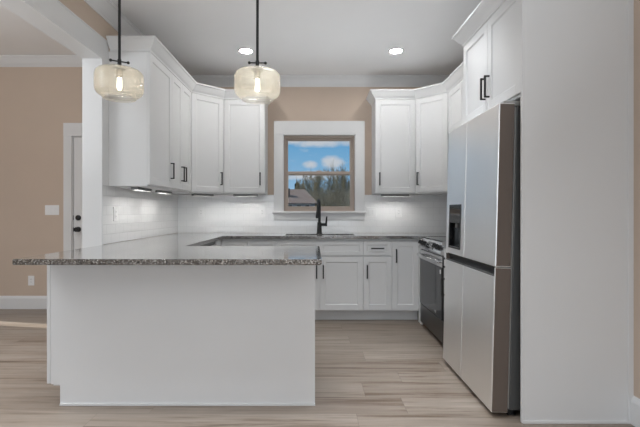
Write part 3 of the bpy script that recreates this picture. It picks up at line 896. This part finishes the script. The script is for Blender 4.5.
def underlight(label, x, y, rz, L):
    r = thing('under_cabinet_light', label, 'light', (x, y, ZU0), rz, None)
    bm = bmesh.new()
    bx(bm, -L / 2, L / 2, -.028, .028, -.006, -.0005)
    for y0 in (-.028, .025): bx(bm, -L / 2, L / 2, y0, y0 + .003, -.024, -.006)
    for x0 in (-L / 2, L / 2 - .003): bx(bm, x0, x0 + .003, -.025, .025, -.024, -.006)
    obj('housing', bm, 'underbody', r)
    obj('lens', box(-L / 2 + .02, L / 2 - .02, -.016, .016, -.009, -.0062, .001), 'under', r)


underlight('slim lit bar under the single door cabinet at the end of the left wall', -1.46, 3.64, PI / 2, .30)
underlight('slim lit bar under the double door cabinet on the left wall', -1.46, 4.18, PI / 2, .30)
underlight('slim lit bar under the angled cabinet left of the window', -1.25, 4.84, PI / 4, .25)
underlight('slim lit bar under the cabinet just left of the window', -.78, 4.95, 0, .28)
underlight('slim lit bar under the cabinet just right of the window', .95, 4.95, 0, .32)

# ------------------------------------------------------------------ switch and outlet plates


def plate(name, label, cat, loc, rz, w, h, kind, n=1):
    r = thing(name, label, cat, loc, rz, None)
    obj('cover_plate', box(-w / 2, w / 2, -.006, -.0003, -h / 2, h / 2, .002), 'plate', r)
    for i in range(n):
        c = (i - (n - 1) / 2) * .046
        if kind == 'switch': obj('rocker', box(c - .0165, c + .0165, -.010, -.0062, -.033, .033, .0015), 'plate', r)
        else:
            e = obj('receptacle', box(c - .0165, c + .0165, -.0085, -.0062, -.034, .034, .002), 'plate', r)
            for zz in (.017, -.017):
                for sx in (-.006, .006):
                    o = obj('slot', box(c + sx - .001, c + sx + .001, -.0088, -.0084, zz - .004, zz + .005), 'slot', e); o['label'] = 'dark slot'
    return r


plate('light_switch', 'white triple light switch plate on the beige wall beside the door', 'switch', (-3.145, YB, 1.190), 0, .168, .118, 'switch', 3)
plate('electrical_outlet', 'white outlet low on the beige wall above the baseboard', 'outlet', (-3.395, YB, .340), 0, .074, .118, 'outlet')
plate('electrical_outlet', 'white outlet on the left tiled wall under the end cabinet', 'outlet', (-1.623, 3.50, 1.150), PI / 2, .072, .116, 'outlet')
plate('electrical_outlet', 'white outlet on the tile under the angled cabinet left of the window', 'outlet', (-1.345, YB - .012, 1.163), 0, .072, .116, 'outlet')
plate('electrical_outlet', 'white outlet on the tile just left of the window apron', 'outlet', (-.610, YB - .012, 1.163), 0, .072, .116, 'outlet')
plate('light_switch', 'white double light switch on the tile just right of the window apron', 'switch', (.705, YB - .012, 1.163), 0, .118, .116, 'switch', 2)
plate('electrical_outlet', 'white outlet on the tile under the cabinet right of the window', 'outlet', (1.030, YB - .012, 1.163), 0, .072, .116, 'outlet')

# ------------------------------------------------------------------ outside: ground, house, trees
struct('ground', box(-60, 60, YB + .5, 140, -1.2, -.9), 'earth', 'bare ground outside')
bm = bmesh.new(); prism(bm, [(82, -1.0), (92, 2.6), (104, 4.6), (125, 4.2), (138, -1.0)], -58, 58, 'x')
struct('hills', bm, 'earth', 'low brown rise behind the trees')
rnd = random.Random(7)


def branch_tree(seed, H, half):
    """leafless tree of height H whose twigs stay within a half-width"""
    q = random.Random(seed); trunk = bmesh.new(); twig = bmesh.new()

    def grow(bm, p, d, L, r, depth):
        pts = [p]; n = 3
        for i in range(n):
            d = (d + Vector((q.uniform(-.22, .22), q.uniform(-.22, .22), q.uniform(.0, .22)))).normalized()
            nx = pts[-1] + d * (L / n); m_ = max(abs(nx.x), abs(nx.y))
            if m_ > half: nx.x *= half / m_; nx.y *= half / m_
            pts.append(nx)
        tube(bm, pts, [r, r * .85, r * .7, r * .45], 6 if depth < 2 else 3, False)
        if depth >= 4: return
        for i in range((14, 7, 5, 3)[depth]):
            t = q.uniform(.12 if depth == 0 else .25, 1.0); k2 = min(2, int(t * n)); s = pts[k2].lerp(pts[k2 + 1], t * n - k2)
            a = q.uniform(0, 2 * PI)
            nd = (d * q.uniform(.5, 1.0) + Vector((math.cos(a), math.sin(a), q.uniform(.0, .6))) * .75).normalized()
            grow(twig, s, nd, L * q.uniform(.35, .6), max(.011, r * .42), depth + 1)
    grow(trunk, Vector((0, 0, 0)), Vector((0, 0, 1)), H * .72, H * .014, 0)
    return trunk, twig


meshes = []
for sd_, H in ((3, 6.4), (11, 6.0), (23, 6.8), (31, 6.2)):
    tr, tw = branch_tree(sd_, H, 1.15)
    a = bpy.data.meshes.new('trunk'); tr.to_mesh(a); a.materials.append(M['bark']); tr.free()
    c = bpy.data.meshes.new('branches'); tw.to_mesh(c); c.materials.append(M['bark2']); tw.free()
    meshes.append((a, c))


def put_tree(x, y, s, kind):
    r = thing('bare_tree', 'leafless brown tree in the thicket seen through the window', 'tree', (x, y, -.9), rnd.randrange(4) * PI / 2, 'bare trees beyond the window')
    r.scale = (1, 1, s)
    for nm, me_ in zip(('trunk', 'branches'), meshes[kind]):
        o = bpy.data.objects.new(nm, me_); C.objects.link(o); o.parent = r


for row in range(6):
    for i in range(8):
        y = 52.0 + row * 2.6 + rnd.uniform(-.15, .15); x = -.3 - row * .15 + 2.45 * i + (row % 2) * 1.2 - .6
        pxx = 313 + 426.7 * x / y
        top = 181.5 if pxx < 322 else 175.0
        hgt = (212 - top + rnd.uniform(-3, 2)) * y / 426.7 + 1.167 + .9
        put_tree(x, y, hgt / 6.6, rnd.randrange(4))

for j, (px_, y, H, lb) in enumerate(((297, 70, 7.3, 'dark evergreen rising behind the brown roof, the taller one'), (303.5, 74, 6.9, 'smaller dark evergreen behind the brown roof ridge'), (316, 72.5, 7.5, 'dark evergreen between the roof and the bare thicket'))):
    r = thing('evergreen_tree', lb, 'tree', ((px_ - 313) / 426.7 * y, y, -.9))
    obj('trunk', tube(bmesh.new(), [(0, 0, 0), (0, 0, H * .5)], [.14, .07], 7), 'bark', r)
    bm = bmesh.new(); q = random.Random(j)
    for lay in range(11):
        z0 = H * (.14 + .78 * lay / 11); rad = H * .165 * (1 - lay / 12.5) + .1
        for k2 in range(13):
            a = 2 * PI * k2 / 13 + q.uniform(-.2, .2); R_ = rad * q.uniform(.75, 1.12)
            tube(bm, [(0, 0, z0 + H * .10), (R_ * .55 * math.cos(a), R_ * .55 * math.sin(a), z0 + H * .045), (R_ * math.cos(a), R_ * math.sin(a), z0 - H * .01)], [.10, H * .035, .02], 5)
    obj('foliage', bm, 'needle', r)

# neighbour's house: hip roof, siding, windows, chimney
hy0 = 44.0; sc_ = hy0 / 426.7
hx0, hx1 = (262 - 313) * sc_, (318 - 313) * sc_
he = 1.167 + (212 - 203.2) * sc_; hr = 1.167 + (212 - 188.0) * sc_
hs = thing('house', 'neighbour house with brown shingle roof seen through the window', 'house', ((hx0 + hx1) / 2, hy0, -.9))
hw = (hx1 - hx0) / 2; dp_ = 5.0
obj('wall', box(-hw + .3, hw - .3, .3, dp_ - .3, .0, he + .9), 'siding', hs)
bm = bmesh.new(); ez, rz_ = he + .9, hr + .9
v = [bm.verts.new(p) for p in ((-hw, 0, ez), (hw, 0, ez), (hw, dp_, ez), (-hw, dp_, ez), (-hw + 2.0, dp_ / 2, rz_), (hw - 1.4, dp_ / 2, rz_), (-hw, 0, ez - .08), (hw, 0, ez - .08), (hw, dp_, ez - .08), (-hw, dp_, ez - .08))]
for f_ in ((0, 1, 5, 4), (1, 2, 5), (2, 3, 4, 5), (3, 0, 4), (0, 6, 7, 1), (1, 7, 8, 2), (2, 8, 9, 3), (3, 9, 6, 0), (9, 8, 7, 6)): bm.faces.new([v[i] for i in f_])
bmesh.ops.recalc_face_normals(bm, faces=bm.faces)
obj('roof', bm, 'shingle', hs)
for i in range(5):
    c = -hw + 1.1 + i * (2 * hw - 2.2) / 4
    w_ = obj('window', frame(c - .28, c + .28, he + .9 - 1.05, he + .9 - .12, .26, .31, .05, .05, .05, .05, 0), 'trim', hs)
    obj('pane', box(c - .24, c + .24, .28, .299, he + .9 - 1.01, he + .9 - .16), 'darkpane', w_)
cxh = (288.6 - 313) * (hy0 + 1.2) / 426.7 - (hx0 + hx1) / 2
obj('chimney', box(cxh - .12, cxh + .12, 1.1, 1.4, ez + .1, .9 + 1.167 + (212 - 188.5) * (hy0 + 1.2) / 426.7), 'black', hs)
